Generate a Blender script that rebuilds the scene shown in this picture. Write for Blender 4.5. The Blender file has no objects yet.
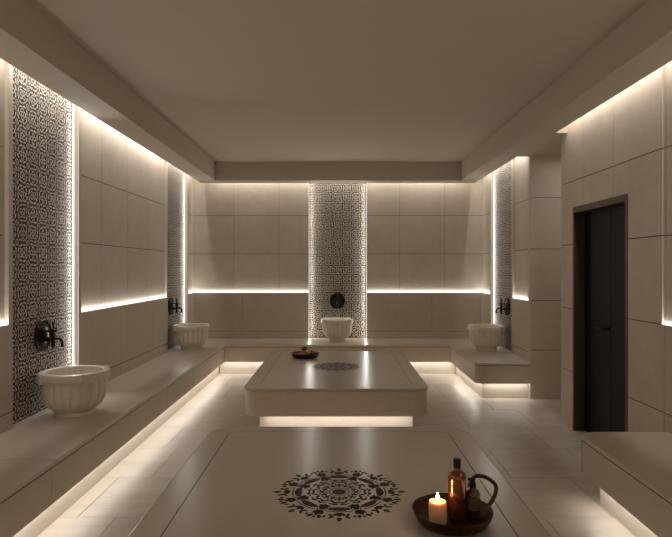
import bpy, bmesh, math, random
from mathutils import Vector, Matrix
random.seed(4)
PI = math.pi
S = bpy.context.scene
COL = S.collection

# ------------------------------------------------------------------ helpers
class N:
    """tiny expression builder over Math nodes"""
    def __init__(s, nt, sock): s.nt, s.s = nt, sock
    def _m(s, op, *a, clamp=False):
        n = s.nt.nodes.new('ShaderNodeMath'); n.operation = op; n.use_clamp = clamp
        for i, v in enumerate((s,) + a):
            if isinstance(v, N): s.nt.links.new(v.s, n.inputs[i])
            else: n.inputs[i].default_value = v
        return N(s.nt, n.outputs[0])
    def __add__(s, o): return s._m('ADD', o)
    def __sub__(s, o): return s._m('SUBTRACT', o)
    def __mul__(s, o): return s._m('MULTIPLY', o)
    def __truediv__(s, o): return s._m('DIVIDE', o)
    def lt(s, o): return s._m('LESS_THAN', o)
    def mx(s, o): return s._m('MAXIMUM', o)
    def abs(s): return s._m('ABSOLUTE')
    def pow(s, o): return s._m('POWER', o)
    def sqrt(s): return s._m('SQRT')
    def cos(s): return s._m('COSINE')
    def floor(s): return s._m('FLOOR')
    def fract(s): return s._m('FRACT')
    def mod(s, o): return s._m('FLOORED_MODULO', o)
    def atan2(s, o): return s._m('ARCTAN2', o)

def new_mat(name):
    m = bpy.data.materials.new(name); m.use_nodes = True
    nt = m.node_tree; b = nt.nodes['Principled BSDF']
    return m, nt, b

def plain(name, col, rough=.5, metal=0, noise=0, nscale=30, bump=0, spec=.5, coat=0):
    m, nt, b = new_mat(name)
    b.inputs['Base Color'].default_value = (*col, 1)
    b.inputs['Roughness'].default_value = rough
    b.inputs['Metallic'].default_value = metal
    b.inputs['Specular IOR Level'].default_value = spec
    b.inputs['Coat Weight'].default_value = coat
    tc = nt.nodes.new('ShaderNodeTexCoord')
    nz = nt.nodes.new('ShaderNodeTexNoise'); nz.inputs['Scale'].default_value = nscale
    nz.inputs['Detail'].default_value = 5
    nt.links.new(tc.outputs['Object'], nz.inputs['Vector'])
    if noise:
        mx = nt.nodes.new('ShaderNodeMix'); mx.data_type = 'RGBA'
        mx.inputs[6].default_value = (*[c * (1 - noise) for c in col], 1)
        mx.inputs[7].default_value = (*[min(1, c * (1 + noise)) for c in col], 1)
        nt.links.new(nz.outputs['Fac'], mx.inputs[0]); nt.links.new(mx.outputs[2], b.inputs['Base Color'])
    if bump:
        bp = nt.nodes.new('ShaderNodeBump'); bp.inputs['Strength'].default_value = bump
        bp.inputs['Distance'].default_value = .004
        nt.links.new(nz.outputs['Fac'], bp.inputs['Height']); nt.links.new(bp.outputs[0], b.inputs['Normal'])
    return m

def stone(name, col, rough=.45, stretch=(1, 1, 1), var=.10, tile_var=.06, bump=.15, rvar=.12):
    """honed stone: soft clouds, fine grain, slight tile to tile variation"""
    m, nt, b = new_mat(name)
    tc = nt.nodes.new('ShaderNodeTexCoord')
    mp = nt.nodes.new('ShaderNodeMapping'); mp.inputs['Scale'].default_value = stretch
    nt.links.new(tc.outputs['Object'], mp.inputs['Vector'])
    def noise(sc, det, rg=.6):
        n = nt.nodes.new('ShaderNodeTexNoise'); n.inputs['Scale'].default_value = sc
        n.inputs['Detail'].default_value = det; n.inputs['Roughness'].default_value = rg
        nt.links.new(mp.outputs[0], n.inputs['Vector']); return N(nt, n.outputs['Fac'])
    big, mid, fine = noise(1.7, 5), noise(9, 6, .65), noise(70, 4)
    geo = nt.nodes.new('ShaderNodeNewGeometry')
    isl = N(nt, geo.outputs['Random Per Island'])
    v = (big - .5) * (2.2 * var) + (mid - .5) * (1.6 * var) + (fine - .5) * (1.2 * var) + (isl - .5) * (2 * tile_var) + 1.0
    vm = nt.nodes.new('ShaderNodeVectorMath'); vm.operation = 'SCALE'
    vm.inputs[0].default_value = col
    nt.links.new(v.s, vm.inputs['Scale']); nt.links.new(vm.outputs[0], b.inputs['Base Color'])
    r = (mid - .5) * (2 * rvar) + rough
    nt.links.new(r.s, b.inputs['Roughness'])
    if not bump: return m
    bp = nt.nodes.new('ShaderNodeBump'); bp.inputs['Strength'].default_value = bump
    bp.inputs['Distance'].default_value = .002
    hh = fine * .5 + mid
    nt.links.new(hh.s, bp.inputs['Height']); nt.links.new(bp.outputs[0], b.inputs['Normal'])
    return m

def emit(name, col, strength, dots=None):
    m = bpy.data.materials.new(name); m.use_nodes = True
    nt = m.node_tree; nt.nodes.clear()
    e = nt.nodes.new('ShaderNodeEmission'); o = nt.nodes.new('ShaderNodeOutputMaterial')
    e.inputs[0].default_value = (*col, 1); e.inputs[1].default_value = strength
    if dots:
        tc = nt.nodes.new('ShaderNodeTexCoord'); sp = nt.nodes.new('ShaderNodeSeparateXYZ')
        nt.links.new(tc.outputs['Object'], sp.inputs[0])
        z = N(nt, sp.outputs[2])
        w = ((z * (2 * PI / dots)).cos() * .5 + .5).pow(1.5) * (strength * 1.4) + strength * .3
        nt.links.new(w.s, e.inputs[1])
    nt.links.new(e.outputs[0], o.inputs[0])
    m.cycles.emission_sampling = 'NONE'
    return m

def mosaic_mat():
    m, nt, b = new_mat('arabesque_tile')
    tc = nt.nodes.new('ShaderNodeTexCoord')
    nz = nt.nodes.new('ShaderNodeTexNoise'); nz.inputs['Scale'].default_value = 14; nz.inputs['Detail'].default_value = 1
    nt.links.new(tc.outputs['Object'], nz.inputs['Vector'])
    sc = nt.nodes.new('ShaderNodeSeparateColor'); nt.links.new(nz.outputs['Color'], sc.inputs[0])
    sp = nt.nodes.new('ShaderNodeSeparateXYZ'); nt.links.new(tc.outputs['Object'], sp.inputs[0])
    T = .15
    wx, wz = (N(nt, sc.outputs[0]) - .5) * .09, (N(nt, sc.outputs[1]) - .5) * .09
    tu, tv = N(nt, sp.outputs[0]) / T + .5, N(nt, sp.outputs[2]) / T
    par = (tu.floor() + tv.floor()).mod(2.0)
    px = (((tu + wx / T * .35).fract()) - .5) * 2.0
    py = (((tv + wz / T * .35).fract()) - .5) * 2.0
    ax, ay = px.abs(), py.abs()
    r = (px * px + py * py).sqrt()
    a = py.atan2(px)
    sq = (ax.pow(3.0) + ay.pow(3.0)).pow(1 / 3)
    L = (sq - .80).abs().lt(.085)
    L = L.mx((r - ((a * 4.0 + par * PI).cos() * .12 + .47)).abs().lt(.07))
    L = L.mx((r - .20).abs().lt(.055))
    cx, cy = ax - 1.0, ay - 1.0
    c = (cx * cx + cy * cy).sqrt()
    L = L.mx((c - .25).abs().lt(.05)).mx(c.lt(.10))
    d8 = (a * 8.0).cos()
    cut = N(nt, d8.s)._m('GREATER_THAN', .80) * N(nt, (sq - .80).abs().lt(.10).s)
    L = (L - cut).mx(0.0)
    grout = (sq * 0 + ax.mx(ay))
    isgrout = N(nt, grout.s)._m('GREATER_THAN', .985)
    n2 = nt.nodes.new('ShaderNodeTexNoise'); n2.inputs['Scale'].default_value = 60
    nt.links.new(tc.outputs['Object'], n2.inputs['Vector'])
    worn = N(nt, n2.outputs['Fac'])
    cb = nt.nodes.new('ShaderNodeCombineXYZ'); nt.links.new(tu.floor().s, cb.inputs[0]); nt.links.new(tv.floor().s, cb.inputs[1])
    wn = nt.nodes.new('ShaderNodeTexWhiteNoise'); nt.links.new(cb.outputs[0], wn.inputs['Vector'])
    tone = N(nt, wn.outputs['Value']) * .35 + .80
    fac = (L * (worn * .5 + .72) * tone)._m('MULTIPLY', 1.0, clamp=True)
    mx = nt.nodes.new('ShaderNodeMix'); mx.data_type = 'RGBA'
    mx.inputs[6].default_value = (.034, .027, .020, 1); mx.inputs[7].default_value = (.68, .61, .51, 1)
    nt.links.new(fac.s, mx.inputs[0])
    m2 = nt.nodes.new('ShaderNodeMix'); m2.data_type = 'RGBA'
    m2.inputs[7].default_value = (.11, .09, .07, 1)
    nt.links.new(isgrout.s, m2.inputs[0]); nt.links.new(mx.outputs[2], m2.inputs[6])
    nt.links.new(m2.outputs[2], b.inputs['Base Color'])
    b.inputs['Roughness'].default_value = .55; b.inputs['Specular IOR Level'].default_value = .3
    return m

def box(bm, x0, x1, y0, y1, z0, z1, mi=0):
    vs = [bm.verts.new((x, y, z)) for z in (z0, z1) for y in (y0, y1) for x in (x0, x1)]
    for q in ((0, 2, 3, 1), (4, 5, 7, 6), (0, 1, 5, 4), (2, 6, 7, 3), (0, 4, 6, 2), (1, 3, 7, 5)):
        f = bm.faces.new([vs[i] for i in q]); f.material_index = mi
def prism(bm, pts, z0, z1, mi=0):
    lo = [bm.verts.new((x, y, z0)) for x, y in pts]; hi = [bm.verts.new((x, y, z1)) for x, y in pts]
    n = len(pts)
    bm.faces.new(hi).material_index = mi; bm.faces.new(lo[::-1]).material_index = mi
    for i in range(n):
        bm.faces.new((lo[i], lo[(i + 1) % n], hi[(i + 1) % n], hi[i])).material_index = mi
def rrect(x0, x1, y0, y1, r, seg=10):
    """corners bl, br, tr, tl radii"""
    if not isinstance(r, (tuple, list)): r = (r,) * 4
    P = []
    for (cx, cy, sx, sy, a0, rr) in ((x0, y0, 1, 1, PI, r[0]), (x1, y0, -1, 1, 1.5 * PI, r[1]), (x1, y1, -1, -1, 0, r[2]), (x0, y1, 1, -1, .5 * PI, r[3])):
        if rr <= 0: P.append((cx, cy)); continue
        for i in range(seg + 1):
            a = a0 + i / seg * PI / 2
            P.append((cx + sx * rr + rr * math.cos(a), cy + sy * rr + rr * math.sin(a)))
    return P
def lathe(bm, prof, seg=48, cen=(0, 0, 0), fn=None, mi=0, cap0=True, cap1=True):
    rings = []
    for (r, z) in prof:
        ring = []
        for i in range(seg):
            a = 2 * PI * i / seg
            rr = r if fn is None else fn(r, z, a)
            ring.append(bm.verts.new((cen[0] + rr * math.cos(a), cen[1] + rr * math.sin(a), cen[2] + z)))
        rings.append(ring)
    for k in range(len(rings) - 1):
        A, B = rings[k], rings[k + 1]
        for i in range(seg):
            j = (i + 1) % seg
            bm.faces.new((A[i], A[j], B[j], B[i])).material_index = mi
    if cap0: bm.faces.new(rings[0][::-1]).material_index = mi
    if cap1: bm.faces.new(rings[-1]).material_index = mi
def tube(bm, pts, r, seg=12, mi=0):
    """swept tube with caps; r a number or one per point"""
    pts = [Vector(p) for p in pts]
    rr = r if isinstance(r, (list, tuple)) else [r] * len(pts)
    rings = []; up = None
    for i, p in enumerate(pts):
        d = (pts[min(i + 1, len(pts) - 1)] - pts[max(i - 1, 0)]).normalized()
        if up is None:
            up = d.orthogonal().normalized()
        up = (up - d * up.dot(d)).normalized(); w = d.cross(up)
        rings.append([bm.verts.new(p + (up * math.cos(2 * PI * k / seg) + w * math.sin(2 * PI * k / seg)) * rr[i]) for k in range(seg)])
    for A, B in zip(rings, rings[1:]):
        for k in range(seg):
            j = (k + 1) % seg; bm.faces.new((A[k], A[j], B[j], B[k])).material_index = mi
    bm.faces.new(rings[0][::-1]); bm.faces.new(rings[-1])
def smooth_path(pts, n=8):
    P = [Vector(p) for p in pts]; out = []
    for i in range(len(P) - 1):
        p0, p1, p2, p3 = P[max(i - 1, 0)], P[i], P[i + 1], P[min(i + 2, len(P) - 1)]
        for k in range(n):
            t = k / n
            out.append(.5 * ((2 * p1) + (p2 - p0) * t + (2 * p0 - 5 * p1 + 4 * p2 - p3) * t * t + (3 * p1 - p0 - 3 * p2 + p3) * t ** 3))
    out.append(P[-1]); return out
def sphere(bm, c, r, sz=1, seg=20, rings=12):
    prof = [(r * math.sin(PI * i / rings), -r * sz * math.cos(PI * i / rings)) for i in range(1, rings)]
    lathe(bm, prof, seg, c)

def obj(name, bm, mats, parent=None, bevel=0, bseg=2, smooth=False, angle=35):
    bmesh.ops.recalc_face_normals(bm, faces=bm.faces)
    me = bpy.data.meshes.new(name); bm.to_mesh(me); bm.free()
    for m in (mats if isinstance(mats, (list, tuple)) else [mats]): me.materials.append(m)
    if smooth:
        me.shade_smooth() if hasattr(me, 'shade_smooth') else None
        try: me.set_sharp_from_angle(angle=math.radians(angle))
        except Exception: pass
    o = bpy.data.objects.new(name, me); COL.objects.link(o)
    if parent is not None: o.parent = parent
    if bevel:
        b = o.modifiers.new('bevel', 'BEVEL'); b.width = bevel; b.segments = bseg
        b.limit_method = 'ANGLE'; b.angle_limit = math.radians(50); b.harden_normals = False
    return o
def thing(name, label, cat, loc=(0, 0, 0), rotz=0, group=None):
    o = bpy.data.objects.new(name, None); COL.objects.link(o)
    o.empty_display_size = .1
    o.location = loc; o.rotation_euler = (0, 0, rotz); o['label'] = label; o['category'] = cat
    if group: o['group'] = group
    return o
def tag(o, label, cat, group=None):
    o['label'] = label; o['category'] = cat
    if group: o['group'] = group
    return o
def struct(o): o['kind'] = 'structure'; return o
def dup(root, loc, rotz, label):
    r = root.copy(); COL.objects.link(r); r.location = loc; r.rotation_euler = (0, 0, rotz); r['label'] = label
    for ch in list(root.children):
        c = ch.copy(); COL.objects.link(c); c.parent = r
        for g in list(ch.children):
            d = g.copy(); COL.objects.link(d); d.parent = c
    return r

# ------------------------------------------------------------------ materials
WARM = (1.0, .95, .895)
M_wall = stone('wall_stone', (.61, .545, .462), .50, (1, 1, 1), .14, .03)
M_dado = stone('dado_stone', (.58, .515, .435), .48, (1.6, 1.6, .8), .08, .04)
M_grout = plain('dark_joint', (.06, .05, .04), .9)
M_floor = stone('floor_stone', (.58, .515, .435), .36, (.5, 3.2, 1), .20, .03, .08, .05)
M_bench = stone('bench_stone', (.58, .515, .435), .35, (1.4, .5, 1), .06, .02, .06, .04)
M_benchf = stone('bench_front_stone', (.58, .515, .435), .5, (2, 2, .5), .07, .03)
M_slab = stone('slab_stone', (.52, .46, .385), .245, (.6, 1.4, 1), .03, .0, .0, .0)
M_slabf = stone('slab_side_stone', (.63, .555, .465), .45, (1, 1, 1), .08, .0)
M_plaster = plain('ceiling_plaster', (.56, .50, .425), .85, noise=.03, nscale=3)
M_marble = stone('basin_marble', (.78, .72, .64), .42, (2, 2, 2), .07, .0, .2)
M_mosaic = mosaic_mat()
M_inlay = plain('dark_stone_inlay', (.045, .034, .024), .6, spec=.2, noise=.5, nscale=45)
M_line = plain('dark_line_inlay', (.02, .015, .011), .5)
M_bronze = plain('black_bronze', (.022, .017, .013), .42, .7, noise=.4, nscale=40, bump=.2)
M_copper = plain('aged_copper', (.085, .040, .022), .38, .8, noise=.75, nscale=26, bump=.6)
M_copper2 = plain('polished_copper', (.50, .20, .09), .3, .9, noise=.35, nscale=18, bump=.2)
M_amber = plain('amber_glass', (.27, .095, .035), .16, .8, noise=.25, nscale=12, coat=.6)
M_amber_dark = plain('dark_amber_glass', (.085, .032, .014), .12, .35, coat=1)
M_cap = plain('black_cap', (.006, .005, .005), .45, spec=.25)
M_label = plain('brown_paper_label', (.13, .075, .045), .7, noise=.15, nscale=50)
M_doorf = plain('bronze_door_frame', (.10, .075, .055), .45, .4)
M_door = plain('black_door_leaf', (.010, .008, .006), .45, 0, spec=.12)
M_soap = plain('olive_soap', (.24, .11, .055), .5, noise=.3, nscale=30)
M_wick = plain('wick', (.02, .015, .01), .9)
M_led = emit('led_strip', WARM, 1.6)
M_ledv = emit('led_strip_dotted', WARM, 1.8, .022)
M_ledb = emit('led_strip_dotted_soft', WARM, 1.6, .035)
M_flame = emit('candle_flame', (1.0, .62, .25), 60)
mw, nt, b = new_mat('candle_wax'); M_wax = mw
b.inputs['Base Color'].default_value = (.86, .62, .40, 1); b.inputs['Roughness'].default_value = .5
b.inputs['Subsurface Weight'].default_value = 1; b.inputs['Subsurface Scale'].default_value = .03
b.inputs['Subsurface Radius'].default_value = (1.0, .6, .32)

# ------------------------------------------------------------------ room dimensions (metres; camera above the origin looking +Y)
XL, XR, YB, YF = -2.35, 2.35, 9.28, -1.7
ZD, ZS, ZC = 1.20, 2.98, 3.267
NL1, NL2 = (4.09, 5.13), (7.81, 8.83)
NR = (7.67, 8.70)
NB = (-.48, .47)
DOOR = (4.55, 5.61, 0, 2.207)
G = .0035  # half joint

def sub(rect, holes):
    out = [rect]
    for (hu0, hu1, hz0, hz1) in holes:
        nxt = []
        for (u0, u1, z0, z1) in out:
            if hu1 <= u0 or hu0 >= u1 or hz1 <= z0 or hz0 >= z1: nxt.append((u0, u1, z0, z1)); continue
            if z0 < hz0: nxt.append((u0, u1, z0, hz0))
            if z1 > hz1: nxt.append((u0, u1, hz1, z1))
            a, c = max(z0, hz0), min(z1, hz1)
            if u0 < hu0: nxt.append((u0, hu0, a, c))
            if u1 > hu1: nxt.append((hu1, u1, a, c))
        out = nxt
    return out
def wbox(bm, side, face, depth, u0, u1, z0, z1, mi):
    if side == 'L': box(bm, face - depth, face, u0, u1, z0, z1, mi)
    elif side == 'R': box(bm, face, face + depth, u0, u1, z0, z1, mi)
    else: box(bm, u0, u1, face, face + depth, z0, z1, mi)
def panels(bm, side, face, depth, ua, ub, za, zb, us, zs, mi, holes=()):
    """stone panels with joints over a recessed dark backing"""
    s = -1 if side == 'L' else 1
    for r in sub((ua + .012, ub - .012, za, zb), holes):
        wbox(bm, side, face + s * .004, depth - .004, *r, 1)
    U = [ua] + [u for u in sorted(us) if ua + .02 < u < ub - .02] + [ub]
    Z = [za] + [z for z in zs if za + .02 < z < zb - .02] + [zb]
    for i in range(len(U) - 1):
        for k in range(len(Z) - 1):
            u0, u1 = U[i] + (.5 * G if i else 0), U[i + 1] - (.5 * G if i < len(U) - 2 else 0)
            z0, z1 = Z[k] + (G if k else 0), Z[k + 1] - (G if k < len(Z) - 2 else 0)
            for r in sub((u0, u1, z0, z1), holes): wbox(bm, side, face, depth, *r, mi)
ZJ = [.572, 1.84, 2.468]
MW = [M_wall, M_grout, M_dado, M_bench]

# left wall
bm = bmesh.new()
box(bm, -2.60, -2.41, YF, 9.5, 0, ZC, 0)
for a, c, us in ((YF, NL1[0], [.2, 1.4, 2.7]), (NL1[1], NL2[0], [6.12, 7.17]), (NL2[1], YB, [])):
    panels(bm, 'L', -2.35, .06, a, c, 0, ZD, us, ZJ, 2)
for a, c, us in ((YF, NL1[0] - .05, [0, .7, 1.4, 2.1, 2.8, 3.5]), (NL1[1] + .05, NL2[0] - .05, [5.69, 6.40, 7.07]), (NL2[1] + .05, YB + .03, [])):
    panels(bm, 'L', -2.38, .03, a, c, ZD, ZC, us, ZJ, 0)
for y in (NL1[0] - .05, NL1[1], NL2[0] - .05, NL2[1]): box(bm, -2.41, -2.35, y, y + .05, ZD, ZC, 0)
for n in (NL1, NL2): box(bm, -2.41, -2.35, *n, 0, .45, 3)
struct(obj('wall_left', bm, MW))
# back wall
bm = bmesh.new()
box(bm, -2.60, 2.60, 9.34, 9.5, 0, ZC, 0)
for a, c, u1, u2, u3 in ((-2.35, NB[0], [-1.567], [-.974], [-1.714, -.972]), (NB[1], 2.35, [1.54], [1.05], [1.01, 1.75])):
    panels(bm, 'B', YB, .06, a, c, 0, .572, u2, [], 2)
    panels(bm, 'B', YB, .06, a, c, .572, ZD, u1, [], 2)
    box(bm, a, c, YB - .0004, YB + .01, .5695, .5745, 1)
    panels(bm, 'B', YB + .03, .03, a - (.03 if a < -1 else 0), c + (.03 if c > 1 else 0), ZD, ZC, u3, ZJ, 0)
box(bm, NB[0], NB[1], YB, 9.34, 0, .45, 3)
struct(obj('wall_back', bm, MW))
# right wall: far stretch with its niche, near stretch with the door
bm = bmesh.new()
box(bm, 2.41, 2.60, 6.95, 9.34, 0, ZC, 0)
panels(bm, 'R', 2.35, .06, 6.95, NR[0], 0, ZD, [], ZJ, 2); panels(bm, 'R', 2.35, .06, NR[1], YB, 0, ZD, [], ZJ, 2)
panels(bm, 'R', 2.38, .03, 6.98, NR[0] - .05, ZD, ZC, [], ZJ, 0); panels(bm, 'R', 2.38, .03, NR[1] + .05, YB + .03, ZD, ZC, [], ZJ, 0)
for y in (NR[0] - .05, NR[1]): box(bm, 2.35, 2.41, y, y + .05, ZD, ZC, 0)
box(bm, 2.35, 2.41, 6.95, 6.98, ZD, ZC, 0)
panels(bm, 'R', 2.33, .08, 4.07, 5.91, 0, ZC, [4.79, 5.376], [.572, 1.20, 1.84, 2.468], 0, [DOOR])
for r in sub((4.07, 5.91, 0, ZC), [DOOR]): wbox(bm, 'R', 2.41, .14, *r, 0)
box(bm, 2.55, 2.60, 4.07, 5.91, 0, ZC, 0)
box(bm, 2.41, 2.60, YF, 4.07, 0, ZC, 0)
panels(bm, 'R', 2.33, .08, YF, 4.07, 0, ZD, [4.04, 2.8, 1.5, .2], ZJ, 2)
panels(bm, 'R', 2.343, .067, YF, 4.07, ZD, ZC, [4.04, 3.3, 2.6, 1.9, 1.2, .5], ZJ, 0)
box(bm, 2.35, 2.41, *NR, 0, .45, 3)
struct(obj('wall_right', bm, MW))
# side passage
bm = bmesh.new()
panels(bm, 'B', 6.93, .07, 2.352, 4.1, 0, ZS, [3.3], [.572 + .03, 1.20 + .01, 1.84, 2.468], 0)
box(bm, 2.60, 4.1, 5.80, 5.91, 0, ZS, 0); box(bm, 4.1, 4.2, 5.8, 7.0, 0, ZS, 0)
box(bm, 2.60, 4.2, 7.0, 7.1, 0, ZS, 0)
struct(obj('wall_passage', bm, MW))
# ceiling + dropped soffits
bm = bmesh.new(); box(bm, -2.6, 2.6, YF - .15, 9.5, ZC, ZC + .1, 0)
box(bm, 2.21, 4.2, 5.91, 6.93, ZS, ZS + .12, 0)
box(bm, 2.21, 4.2, 5.75, 5.91, ZS + .0, ZC, 0); box(bm, 2.21, 2.41, 6.93, 6.98, ZS, ZC, 0)
struct(obj('ceiling', bm, M_plaster))
bm = bmesh.new(); box(bm, -2.21, -1.93, YF, 9.147, ZS, ZC, 0); struct(obj('trim_1', bm, M_plaster))
bm = bmesh.new(); box(bm, 1.93, 2.21, YF, 9.147, ZS, ZC, 0); struct(obj('trim_2', bm, M_plaster))
bm = bmesh.new(); box(bm, -1.93, 1.93, 8.867, 9.147, ZS, ZC, 0); struct(obj('trim_3', bm, M_plaster))

# floor
bm = bmesh.new()
box(bm, -2.6, 4.2, YF - .15, 9.5, -.1, -.004, 1)
P = .69; rows = [3.65 + P * k for k in range(-8, 10)]
for k, y in enumerate(rows):
    off = 1.77 if k % 2 == 0 else 2.02
    if k % 4 == 2: off = 1.90
    for j in range(-8, 5):
        x = off + P * j
        x0, x1, y0, y1 = max(x, -2.6), min(x + P, 4.2), max(y, YF), min(y + P, 9.5)
        if x1 - x0 > .02 and y1 - y0 > .02: box(bm, x0 + .002, x1 - .002, y0 + .002, y1 - .002, -.05, 0, 0)
struct(obj('floor', bm, [M_floor, M_grout]))

# door
t = struct(thing('door_1', 'black door in a bronze frame', 'door', (2.33, 5.08, 0)))
for k in ('label', 'category'): del t[k]
y0, y1, zt = -.53, .53, 2.207
bm = bmesh.new(); w = .035
box(bm, -.006, .12, y0, y0 + w, 0, zt); box(bm, -.006, .12, y1 - w, y1, 0, zt); box(bm, -.006, .12, y0 + w, y1 - w, zt - .06, zt)
obj('door_frame', bm, M_doorf, t, .003)
bm = bmesh.new()
box(bm, .10, .14, y0 + w, -.045, .005, zt - .06); box(bm, .10, .14, -.04, y1 - w, .005, zt - .06)
leaf = obj('door_leaf', bm, M_door, t, .003)
bm = bmesh.new()
tube(bm, [(.10, .0, 1.06), (.05, .0, 1.06)], .011); tube(bm, smooth_path([(.055, .0, 1.06), (.045, .02, 1.06), (.045, .14, 1.06)]), .009)
lathe(bm, [(.026, 0), (.026, .008)], 24)
for v in list(bm.verts)[-48:]: v.co = Vector((.10 - v.co.z, v.co.x, v.co.y + 1.06))
obj('door_handle', bm, M_bronze, leaf, smooth=True)

# ------------------------------------------------------------------ benches
def bench(name, label, outline_top, outline_body, outline_plinth, joints_top=(), joints_front=()):
    t = thing(name, label, 'bench', group='stone benches along the walls')
    bm = bmesh.new()
    for o in outline_top: prism(bm, o, .422, .45)
    obj('bench_top', bm, M_bench, t, .003)
    bm = bmesh.new()
    for o in outline_body: prism(bm, o, .20, .416)
    for o in joints_front: prism(bm, o, .205, .424, 1)
    obj('bench_front', bm, [M_benchf, M_grout], t, .002)
    bm = bmesh.new()
    for o in outline_plinth: prism(bm, o, 0, .1995)
    obj('plinth', bm, M_bench, t)
    return t
def R(x0, x1, y0, y1, r=0): return rrect(x0, x1, y0, y1, r)
def split(a, b, js):
    L = [a] + [j for j in js if a + .05 < j < b - .05] + [b]
    return [(L[i] + (.0025 if i else 0), L[i + 1] - (.0025 if i < len(L) - 2 else 0)) for i in range(len(L) - 1)]
JL = [.9, 2.1, 3.36, 4.63, 5.63, 6.64, 7.6]
bench('stone_bench', 'long stone bench running along the left wall with two basins on it',
      [R(-2.35, -1.70, a, b) for a, b in split(YF, YB, [-.3, 1.6, 3.42, 5.3, 7.3])],
      [R(-2.34, -1.70, a, b) for a, b in split(YF, 8.50, JL)],
      [R(-2.34, -1.80, YF, 9.27)], (), [R(-2.3, -1.704, YF, 8.49)])
bench('stone_bench', 'stone bench across the back wall under the central basin',
      [R(-1.698, 1.678, 8.48, YB)],
      [R(a, b, 8.48, 9.27) for a, b in split(-1.695, 1.675, [-.55, .55])],
      [R(-1.79, 1.77, 8.585, 9.26)], (), [R(-1.69, 1.67, 8.484, 9.2)])
bench('stone_bench', 'short stone bench in the far right corner with a rounded end beside the pillar',
      [R(1.68, 2.35, 6.88, YB, (.10, 0, 0, 0))],
      [R(1.68, 2.345, 6.88, 9.27, (.10, 0, 0, 0))],
      [R(1.78, 2.345, 6.985, 9.26)], (), [R(1.684, 2.34, 6.884, 8.47, (.10, 0, 0, 0))])
bench('stone_bench', 'near right stone bench with a rounded corner in front of the black door',
      [R(1.675, 2.33, a, b, (0, 0, 0, .14 if b > 3.9 else 0)) for a, b in split(YF, 4.0, [.2, 1.9])],
      [R(1.675, 2.325, a, b, (0, 0, 0, .14 if b > 3.9 else 0)) for a, b in split(YF, 4.0, [.5, 1.7])],
      [R(1.78, 2.325, YF, 3.846)], (), [R(1.679, 2.32, YF, 3.9)])

# ------------------------------------------------------------------ heated slabs with mandala inlay
def leafpoly(L, W, n=9, sharp=1.0):
    W *= 1.25
    up = [(L * i / n, W / 2 * math.sin(PI * (i / n) ** sharp)) for i in range(n + 1)]
    return up + [(x, -y) for x, y in reversed(up[1:-1])]
def xf(poly, rr, a, rot=0, sx=1):
    out = []
    for x, y in poly:
        y *= sx
        x, y = x * math.cos(rot) - y * math.sin(rot), x * math.sin(rot) + y * math.cos(rot)
        x += rr
        out.append((x * math.cos(a) - y * math.sin(a), x * math.sin(a) + y * math.cos(a)))
    return out
def circ(r, n=16, ex=1): return [(r * ex * math.cos(2 * PI * i / n), r * math.sin(2 * PI * i / n)) for i in range(n)]
def arcband(r0, r1, a0, a1, n=10, taper=True):
    A = []; B = []
    for i in range(n + 1):
        t = i / n; a = a0 + (a1 - a0) * t
        w = (math.sin(PI * t) * .5 + .5) if taper else 1
        rm, h = (r0 + r1) / 2, (r1 - r0) / 2 * w
        A.append(((rm + h) * math.cos(a), (rm + h) * math.sin(a))); B.append(((rm - h) * math.cos(a), (rm - h) * math.sin(a)))
    return A + B[::-1]
def ringpoly(bm, r0, r1, cx, cy, z0, z1, n=28, ex=1, rot=0):
    def P_(r, i):
        a = 2 * PI * i / n; x, y = r * ex * math.cos(a), r * math.sin(a)
        return (cx + x * math.cos(rot) - y * math.sin(rot), cy + x * math.sin(rot) + y * math.cos(rot))
    vo = [bm.verts.new((*P_(r1, i), z1)) for i in range(n)]; vi = [bm.verts.new((*P_(r0, i), z1)) for i in range(n)]
    for i in range(n):
        j = (i + 1) % n; bm.faces.new((vi[i], vo[i], vo[j], vi[j]))
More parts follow.
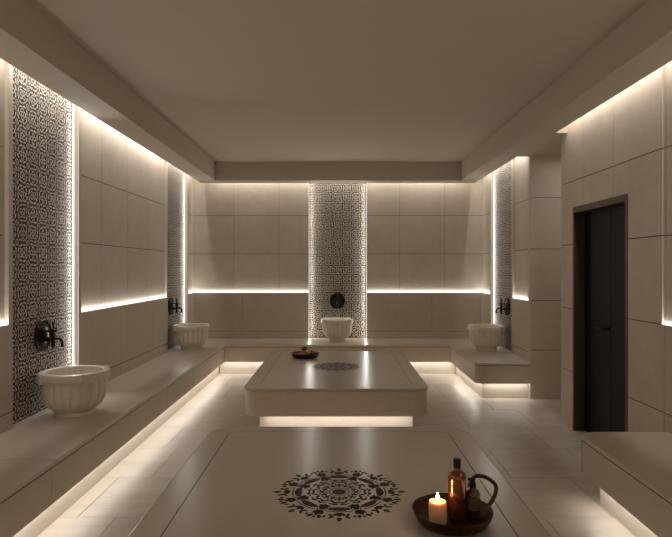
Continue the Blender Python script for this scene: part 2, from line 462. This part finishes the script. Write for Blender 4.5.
def mandala(bm, z):
    z0, z1 = z - .002, z + .0006
    def pr(p): prism(bm, p, z0, z1)
    pr(circ(.036, 28)); ringpoly(bm, .047, .053, 0, 0, z0, z1)
    for k in range(8):
        a = k * PI / 4; h = a + PI / 8
        c = lambda r, t: (r * math.cos(t), r * math.sin(t))
        # small rosettes
        x, y = c(.088, a)
        pr([(px + x, py + y) for px, py in circ(.0115)])
        for q in range(6):
            b_ = a + q * PI / 3; pr([(px + x + .0205 * math.cos(b_), py + y + .0205 * math.sin(b_)) for px, py in circ(.0062, 8)])
        pr(xf(leafpoly(.045, .013), .060, h))
        for s in (-1, 1):
            pr(xf(leafpoly(.042, .012), .108, h, s * .75))
            pr(xf(leafpoly(.035, .010), .125, a, s * .95))
            pr([c(.150, h + s * .05), c(.158, h + s * .05), c(.158, h + s * .19), c(.150, h + s * .19)])
            pr(xf(leafpoly(.05, .016), .165, h, s * .42))
            pr(xf(leafpoly(.040, .013), .150, a, s * 1.25))
            pr([(px + c(.183, a + s * .27)[0], py + c(.183, a + s * .27)[1]) for px, py in circ(.008, 10)])
        pr(arcband(.128, .136, a - .26, a + .26, 8))
        # heavy crescents and ovals
        pr(arcband(.190, .230, a - .25, a + .25))
        pr(arcband(.236, .243, a - .27, a + .27, 10))
        x, y = c(.212, h); pr(xf(circ(.016, 14, 1.25), .212, h)); ringpoly(bm, .022, .027, x, y, z0, z1, 20, 1.2, h)
        for s in (-1, 1):
            pr(xf(leafpoly(.052, .020, sharp=.8), .236, h, s * .55))
            pr(xf(leafpoly(.045, .017, sharp=.8), .252, a, s * .75))
            pr(xf(leafpoly(.030, .013), .268, h + s * .20, s * .9))
        pr(xf(leafpoly(.050, .024, sharp=.7), .250, h)); pr(xf(leafpoly(.034, .026, sharp=.8), .258, a))
        # outer tips
        pr(xf(leafpoly(.046, .020, sharp=.8), .299, a))
        for s in (-1, 1):
            pr(xf(leafpoly(.038, .014, sharp=.8), .285, a + s * .10, s * .55))
            pr(xf(leafpoly(.040, .017, sharp=.8), .288, h + s * .055, s * .35))
            pr(xf(leafpoly(.026, .011, sharp=.8), .287, a + s * .235, s * .25))
        pr(xf(circ(.0075, 10, 1.3), .313, h))
def slab(label, yc, hl, msc, hw, zb):
    t = thing('stone_slab', label, 'slab', (.006 if yc < 4 else -.018, yc, 0), 0, 'low stone slabs in the middle of the room')
    bm = bmesh.new(); prism(bm, rrect(-hw, hw, -hl, hl, .16, 14), .415, .45)
    top = obj('slab_top', bm, M_slab, t, .012, 3)
    bm = bmesh.new(); prism(bm, rrect(-hw + .012, hw - .012, -hl + .012, hl - .012, .15, 14), zb, .416)
    obj('slab_side', bm, M_slabf, t, .008, 2)
    bm = bmesh.new(); box(bm, -hw + .15, hw - .15, -hl + .15, hl - .15, 0, zb + .005); obj('plinth', bm, M_slabf, t)
    bm = bmesh.new(); g = hw - .148; a, c = rrect(-g, g, -hl + .14, hl - .14, .09, 8), rrect(-g + .006, g - .006, -hl + .146, hl - .146, .084, 8)
    va = [bm.verts.new((*p, .4506)) for p in a]; vc = [bm.verts.new((*p, .4506)) for p in c]
    for i in range(len(a)):
        j = (i + 1) % len(a); bm.faces.new((va[i], va[j], vc[j], vc[i]))
    obj('border_line', bm, M_line, top)
    bm = bmesh.new(); mandala(bm, .45)
    for v in bm.verts: v.co.x *= msc; v.co.y *= msc
    obj('mandala_inlay', bm, M_inlay, top)
    return t
slab('near low stone slab with a dark mandala and candle tray on it', 2.925, 1.215, 1.0, .92, .20)
slab('far low stone slab with light glowing under its front edge', 6.65, 1.225, .87, .905, .178)

# ------------------------------------------------------------------ patterned tile panels
def mosaic(label, w, loc, rz):
    bm = bmesh.new(); box(bm, -w / 2, w / 2, 0, .008, .45, ZC)
    o = obj('tile_panel', bm, M_mosaic); o.location = loc; o.rotation_euler.z = rz
    return tag(o, label, 'tile panel', 'patterned tile panels behind the basins')
mosaic('patterned tile panel behind the large near left basin', 1.04, (-2.402, (NL1[0] + NL1[1]) / 2, 0), PI / 2)
mosaic('patterned tile panel in the far left corner behind the second left basin', 1.02, (-2.402, (NL2[0] + NL2[1]) / 2, 0), PI / 2)
mosaic('patterned tile panel in the centre of the back wall', .95, ((NB[0] + NB[1]) / 2, 9.332, 0), 0)
mosaic('patterned tile panel on the far right wall behind the right basin', 1.03, (2.402, (NR[0] + NR[1]) / 2, 0), -PI / 2)

# ------------------------------------------------------------------ visible light strips
def strip(label, x0, x1, y0, y1, z0, z1, mat, axis):
    bm = bmesh.new()
    a, c = {'x': (x0, x1), 'y': (y0, y1), 'z': (z0, z1)}[axis]
    n = max(1, round((c - a) / .3))
    for i in range(n):
        p, q = a + (c - a) * i / n, a + (c - a) * (i + 1) / n
        if axis == 'x': box(bm, p, q, y0, y1, z0, z1)
        elif axis == 'y': box(bm, x0, x1, p, q, z0, z1)
        else: box(bm, x0, x1, y0, y1, p, q)
    return tag(obj('light_strip', bm, mat), label, 'light strip', 'light strips along the walls')
strip('vertical light strip at the right edge of the near left tile panel', -2.400, -2.390, NL1[1] - .022, NL1[1] - .006, .452, 3.2, M_ledv, 'z')
strip('vertical light strip at the right edge of the far left tile panel', -2.400, -2.390, NL2[1] - .022, NL2[1] - .006, .452, 3.2, M_ledv, 'z')
strip('vertical light strip at the left edge of the far right tile panel', 2.390, 2.400, NR[1] - .022, NR[1] - .006, .452, 3.2, M_ledv, 'z')
strip('vertical dotted light strip on the left edge of the central back tile panel', NB[0] + .001, NB[0] + .006, 9.310, 9.322, .452, 3.2, M_ledb, 'z')
strip('vertical dotted light strip on the right edge of the central back tile panel', NB[1] - .006, NB[1] - .001, 9.310, 9.322, .452, 3.2, M_ledb, 'z')
LZ0, LZ1 = ZD + .0005, ZD + .006
strip('light strip on the wall ledge nearest the camera on the left', -2.372, -2.356, YF, NL1[0] - .05, LZ0, LZ1, M_led, 'y')
strip('light strip on the left wall ledge between the two left tile panels', -2.372, -2.356, NL1[1] + .05, NL2[0] - .05, LZ0, LZ1, M_led, 'y')
strip('light strip on the short ledge in the far left corner', -2.372, -2.356, NL2[1] + .05, YB, LZ0, LZ1, M_led, 'y')
strip('light strip on the back wall ledge left of the central tile panel', -2.35, NB[0], YB + .006, YB + .022, LZ0, LZ1, M_led, 'x')
strip('light strip on the back wall ledge right of the central tile panel', NB[1], 2.35, YB + .006, YB + .022, LZ0, LZ1, M_led, 'x')
strip('light strip on the short ledge in the far right corner', 2.356, 2.372, NR[1] + .05, YB, LZ0, LZ1, M_led, 'y')
strip('light strip on the short ledge between the right tile panel and the pillar', 2.356, 2.372, 6.98, NR[0] - .05, LZ0, LZ1, M_led, 'y')
strip('light strip on the ledge at the right edge past the black door', 2.331, 2.341, YF, 4.07, LZ0, LZ1, M_led, 'y')

# hidden strips: cove and under-bench light
def area(name, loc, direction, length, axis, wpm, width=.02, spread=180):
    """area light, long side along axis 'x' or 'y'"""
    l = bpy.data.lights.new(name, 'AREA'); l.shape = 'RECTANGLE'; l.size = length; l.size_y = width
    l.energy = wpm * length; l.color = WARM; l.spread = math.radians(spread)
    o = bpy.data.objects.new(name, l); COL.objects.link(o)
    zax = -Vector(direction).normalized(); xax = Vector({'x': (1, 0, 0), 'y': (0, 1, 0), 'z': (0, 0, 1)}[axis])
    yax = zax.cross(xax).normalized(); xax = yax.cross(zax)
    m = Matrix((xax, yax, zax)).transposed().to_4x4(); m.translation = Vector(loc); o.matrix_world = m
    return o
def run(name, a, b, fix, z, direction, axis, wpm, step=6.0):
    if axis == 'z':
        return area(name, (fix, z, (a + b) / 2), direction, b - a, 'z', wpm, .01)
    n = max(1, math.ceil((b - a) / step))
    for i in range(n):
        p, q = a + (b - a) * i / n, a + (b - a) * (i + 1) / n
        c = (p + q) / 2
        area(name, (c, fix, z) if axis == 'x' else (fix, c, z), direction, q - p, axis, wpm)
COVE, UNDER, LEDGE, SIDE, BACK = 2.55, 1.2, .8, 1.6, 1.9
run('cove_light', YF, 9.1, -2.235, 3.20, (-.55, 0, -1), 'y', COVE)
run('cove_light', -2.1, 2.1, 9.172, 3.20, (0, .55, -1), 'x', COVE)
run('cove_light', YF, 5.74, 2.235, 3.20, (.55, 0, -1), 'y', COVE)
run('cove_light', 7.0, 9.1, 2.235, 3.20, (.55, 0, -1), 'y', COVE)
run('under_bench_light', YF, 8.5, -1.75, .195, (0, 0, -1), 'y', UNDER)
run('under_bench_light', -1.72, 1.70, 8.53, .195, (0, 0, -1), 'x', UNDER)
run('under_bench_light', 6.96, 8.5, 1.73, .195, (0, 0, -1), 'y', UNDER)
run('under_bench_light', 1.80, 2.33, 6.935, .195, (0, 0, -1), 'x', UNDER)
run('under_bench_light', YF, 3.84, 1.725, .195, (0, 0, -1), 'y', UNDER)
run('ledge_light', YF, NL1[0] - .05, -2.364, 1.2075, (0, 0, 1), 'y', LEDGE)
run('ledge_light', NL1[1] + .05, NL2[0] - .05, -2.364, 1.2075, (0, 0, 1), 'y', LEDGE)
run('ledge_light', NL2[1] + .05, YB, -2.364, 1.2075, (0, 0, 1), 'y', LEDGE)
run('ledge_light', -2.35, NB[0], YB + .014, 1.2075, (0, 0, 1), 'x', LEDGE)
run('ledge_light', NB[1], 2.35, YB + .014, 1.2075, (0, 0, 1), 'x', LEDGE)
run('ledge_light', NR[1] + .05, YB, 2.364, 1.2075, (0, 0, 1), 'y', LEDGE)
run('ledge_light', 6.98, NR[0] - .05, 2.364, 1.2075, (0, 0, 1), 'y', LEDGE)
run('ledge_light', YF, 4.07, 2.337, 1.2075, (0, 0, 1), 'y', LEDGE)
run('niche_light', .47, 3.2, -2.384, NL1[1] - .014, (.55, -.8, 0), 'z', SIDE)
run('niche_light', .47, 3.2, -2.384, NL2[1] - .014, (.55, -.8, 0), 'z', SIDE * .6)
run('niche_light', .47, 3.2, 2.384, NR[1] - .014, (-.55, -.8, 0), 'z', SIDE * .6)
run('niche_light', .47, 3.2, NB[0] + .012, 9.305, (.8, -.35, 0), 'z', BACK)
run('niche_light', .47, 3.2, NB[1] - .012, 9.305, (-.8, -.35, 0), 'z', BACK)
area('passage_fill', (3.3, 6.4, 2.965), (0, 0, -1), 1.2, 'x', 3.5, .1)  # unseen fill light, added under the passage ceiling to brighten the pillar face
run('under_slab_light', -.72, .72, 5.50, .172, (0, 0, -1), 'x', UNDER)

# ------------------------------------------------------------------ basins
def basin(label, loc, rz):
    t = thing('washbasin', label, 'basin', loc, rz, 'fluted stone basins on the benches')
    SEG = 240; NF = 20
    def flute(r, z, a):
        if z < .06 or z > .268 or r < .2: k = 0
        else: k = min(1, (z - .06) / .03, (.268 - z) / .012)
        w = abs(math.sin(NF / 2 * a)); return r - .017 * k * (1 - w ** .55) + .0
    bm = bmesh.new()
    prof = [(.135, .03), (.150, .036), (.175, .050), (.201, .070), (.219, .092), (.232, .118), (.240, .15), (.244, .19), (.246, .23), (.246, .255), (.244, .262), (.243, .272), (.247, .275)]
    lathe(bm, prof, SEG, fn=flute, cap1=False)
    obj('bowl', bm, M_marble, t, smooth=True, angle=50)
    bm = bmesh.new()
    prof = [(.246, .268), (.262, .270), (.266, .276), (.266, .318), (.262, .328), (.252, .331), (.222, .331), (.215, .326), (.211, .31), (.205, .26), (.185, .2), (.14, .15), (.08, .125), (.03, .12)]
    lathe(bm, prof, 96, cap0=False)
    rim = obj('rim', bm, M_marble, t, smooth=True, angle=40)
    for k in range(4):
        a = PI / 4 + k * PI / 2
        bm = bmesh.new(); c, s = math.cos(a), math.sin(a)
        box(bm, .225, .281, -.040, .040, .260, .335)
        for v in bm.verts: v.co.x, v.co.y = v.co.x * c - v.co.y * s, v.co.x * s + v.co.y * c
        obj('lug', bm, M_marble, rim, .006, 3)
    bm = bmesh.new(); lathe(bm, [(.150, 0), (.153, .004), (.153, .024), (.147, .032), (.13, .034)], 64)
    obj('foot', bm, M_marble, t, smooth=True)
    return t
b0 = basin('large fluted stone basin nearest the camera on the left bench', (-2.096, 4.51, .45), 0); b0.scale = (.975, .975, 1.035)
dup(b0, (-2.11, 8.13, .45), 0, 'fluted stone basin at the far end of the left bench')
dup(b0, (-.015, 9.06, .45), 0, 'fluted stone basin on the back bench below the central tile panel')
dup(b0, (2.10, 8.02, .45), PI, 'fluted stone basin on the short right bench')

# ------------------------------------------------------------------ wall taps (local +X = out of the wall)
def tap(label, loc, rz):
    t = thing('wall_tap', label, 'tap', loc, rz, 'black wall taps above the basins')
    bm = bmesh.new()
    def sc(r, z, a): return r * (1 + .045 * abs(math.cos(8 * a)) * (1 if r > .1 else 0))
    lathe(bm, [(.122, 0), (.126, .008), (.120, .016), (.108, .014), (.102, .010), (.085, .012), (.06, .018), (.045, .028), (.02, .032)], 96, fn=sc)
    for v in bm.verts: v.co = Vector((v.co.z, v.co.y, v.co.x))
    obj('backplate', bm, M_bronze, t, smooth=True)
    for q in range(8):
        pass
    bm = bmesh.new()
    tube(bm, [(.01, 0, -.035), (.09, 0, -.035)], .013); tube(bm, [(.01, 0, .035), (.115, 0, .035)], .008)
    tube(bm, [(.035, 0, -.035), (.045, 0, -.035)], .019)
    tube(bm, [(.088, 0, z) for z in (-.10, -.094, -.08, -.066, -.05, -.02, -.005, .0, .012, .02, .04)],
         [.010, .015, .013, .016, .014, .015, .015, .019, .019, .012, .010], 16)
    obj('valve', bm, M_bronze, t, smooth=True)
    bm = bmesh.new()
    tube(bm, smooth_path([(.088, 0, -.032), (.115, 0, -.026), (.140, 0, -.028), (.156, 0, -.045), (.161, 0, -.072), (.163, 0, -.095)]),
         [.011] * 36 + [.013] * 5, 14)
    obj('spout', bm, M_bronze, t, smooth=True)
    bm = bmesh.new()
    tube(bm, [(.088, 0, .03), (.088, 0, .082)], .007); sphere(bm, (.088, 0, .096), .014)
    tube(bm, [(.088, -.036, .052), (.088, .036, .052)], .006); sphere(bm, (.088, -.038, .052), .009); sphere(bm, (.088, .038, .052), .009)
    obj('handle', bm, M_bronze, t, smooth=True)
    return t
t0 = tap('black bronze wall tap above the large near left basin', (-2.402, 4.60, 1.06), 0)
dup(t0, (-2.402, 8.12, 1.06), 0, 'black wall tap above the far left basin')
dup(t0, (-.01, 9.331, 1.065), -PI / 2, 'black wall tap above the central back basin')
dup(t0, (2.402, 8.02, 1.06), PI, 'black wall tap above the right basin')

# ------------------------------------------------------------------ near tray with candle and bottles
Z0 = .4508
def tray(label, loc, handle=True):
    t = thing('copper_tray', label, 'tray', loc, 0, 'copper trays on the slabs')
    bm = bmesh.new()
    def wob(r, z, a): return r * (1 + .006 * math.sin(5 * a + 1) + .004 * math.sin(11 * a))
    lathe(bm, [(.05, 0), (.145, 0), (.160, .008), (.172, .028), (.181, .052), (.183, .056), (.180, .058), (.176, .054), (.165, .028), (.153, .013), (.14, .008), (.05, .007)], 80, fn=wob)
    tr = obj('dish', bm, M_copper, t, smooth=True, angle=60)
    if handle:
        bm = bmesh.new()
        pts = [(.172, .045, .045), (.206, .080, .066), (.232, .118, .090), (.236, .150, .112), (.205, .185, .130), (.165, .205, .132), (.135, .200, .112), (.115, .170, .075), (.104, .140, .045)]
        tube(bm, smooth_path(pts, 6), .0095, 12); obj('handle', bm, M_copper, t, smooth=True)
    return t
TX, TY = .522, 2.585
tray('dark copper tray with loop handle holding candle and bottles on the near slab', (TX, TY, Z0))
ZT = Z0 + .0085
c = thing('candle', 'lit cream pillar candle on the near copper tray', 'candle', (.4485, 2.548, ZT))
bm = bmesh.new(); lathe(bm, [(.036, 0), (.040, .003), (.040, .09), (.038, .098), (.034, .1), (.026, .095), (.01, .092)], 48)
wax = obj('wax', bm, M_wax, c, smooth=True, angle=50)
bm = bmesh.new(); tube(bm, [(0, 0, .09), (.001, 0, .104)], .0015, 8); obj('wick', bm, M_wick, c)
bm = bmesh.new(); lathe(bm, [(.001, .102), (.0045, .106), (.0065, .113), (.0055, .122), (.003, .131), (.0006, .138)], 20)
obj('flame', bm, M_flame, c, smooth=True)
pl = bpy.data.lights.new('candle_glow', 'POINT'); pl.energy = .3; pl.color = (1, .55, .22); pl.shadow_soft_size = .008
po = bpy.data.objects.new('candle_glow', pl); COL.objects.link(po); po.location = (.4485, 2.548, ZT + .15)

t = thing('amber_bottle', 'tall copper coloured bottle with black cap on the near tray', 'bottle', (.545, 2.592, ZT))
bm = bmesh.new(); lathe(bm, [(.036, 0), (.041, .004), (.0415, .19), (.0415, .197), (.039, .206), (.030, .215), (.018, .222), (.0145, .228), (.0145, .245)], 48)
obj('glass', bm, M_amber, t, smooth=True, angle=50)
bm = bmesh.new(); lathe(bm, [(.0165, .236), (.0168, .262), (.0175, .2625), (.0175, .272), (.016, .274)], 32); obj('cap', bm, M_cap, t, smooth=True)
t = thing('amber_bottle', 'short dark amber bottle with paper label on the near tray', 'bottle', (.621, 2.612, ZT))
bm = bmesh.new(); lathe(bm, [(.030, 0), (.0345, .004), (.035, .105), (.034, .113), (.028, .123), (.016, .131), (.0125, .136), (.0125, .15)], 48)
obj('glass', bm, M_amber_dark, t, smooth=True, angle=50)
bm = bmesh.new()
A = [(-PI * .80 + PI * .62 * i / 16) for i in range(17)]
v0 = [bm.verts.new((.0356 * math.cos(a), .0356 * math.sin(a), .040)) for a in A]; v1 = [bm.verts.new((.0356 * math.cos(a), .0356 * math.sin(a), .098)) for a in A]
for i in range(16): bm.faces.new((v0[i], v0[i + 1], v1[i + 1], v1[i]))
obj('paper_label', bm, M_label, t, smooth=True)
bm = bmesh.new(); lathe(bm, [(.0155, .138), (.0158, .156), (.012, .158), (.012, .172), (.0105, .178), (.006, .181)], 32)
tube(bm, smooth_path([(0, 0, .172), (-.012, -.002, .176), (-.022, -.003, .172)]), .006, 10)
obj('cap', bm, M_cap, t, smooth=True)

# ------------------------------------------------------------------ far tray
FX, FY = -.427, 7.33
tray('copper tray on the far slab holding a copper pot', (FX, FY, Z0), False)
t = thing('copper_pot', 'lidded copper pot standing in the middle of the far tray', 'pot', (FX - .005, FY, ZT))
bm = bmesh.new(); lathe(bm, [(.035, 0), (.052, .012), (.060, .035), (.052, .058), (.034, .072), (.030, .082), (.036, .088)], 40); obj('body', bm, M_copper2, t, smooth=True)
bm = bmesh.new(); lathe(bm, [(.037, .088), (.040, .094), (.038, .108), (.026, .120), (.010, .125), (.006, .128), (.009, .134), (.004, .139)], 40); obj('lid', bm, M_copper, t, smooth=True)
bm = bmesh.new(); lathe(bm, [(.028, 0), (.045, .008), (.056, .026), (.058, .042), (.055, .042), (.050, .024), (.03, .010), (.01, .008)], 40)
o = obj('copper_bowl', bm, M_copper2, smooth=True); o.location = (FX + .107, FY - .010, ZT); o.scale = (.98, .98, 1.35); tag(o, 'little open copper bowl on the right of the far tray', 'bowl')
bm = bmesh.new(); sphere(bm, (0, 0, .026), .046, .56)
o = obj('soap_bar', bm, M_soap, smooth=True); o.location = (FX - .088, FY - .040, ZT + .0005); o.scale = (1, .8, 1); tag(o, 'brown oval soap on the left of the far tray', 'soap')

# ------------------------------------------------------------------ world, camera, view
w = bpy.data.worlds.new('world'); S.world = w; w.use_nodes = True
w.node_tree.nodes['Background'].inputs[0].default_value = (.31, .265, .215, 1)
cam = bpy.data.cameras.new('camera'); co = bpy.data.objects.new('camera', cam); COL.objects.link(co)
co.location = (0, 0, 1.607); co.rotation_euler = (PI / 2, 0, 0)
cam.sensor_width = 36; cam.lens = 566 / 672 * 36; cam.shift_x = -2 / 672; cam.shift_y = -.5 / 672
cam.clip_start = .05
S.camera = co
S.view_settings.view_transform = 'Standard'; S.view_settings.look = 'None'
S.view_settings.gamma = 1; S.view_settings.use_curve_mapping = False
S.view_settings.exposure = 0.2
cy = S.cycles
cy.use_denoising = True
cy.caustics_reflective = False; cy.caustics_refractive = False
cy.max_bounces = 12; cy.diffuse_bounces = 8; cy.glossy_bounces = 4
cy.use_light_tree = True; cy.sample_clamp_indirect = 6
cy.use_adaptive_sampling = False
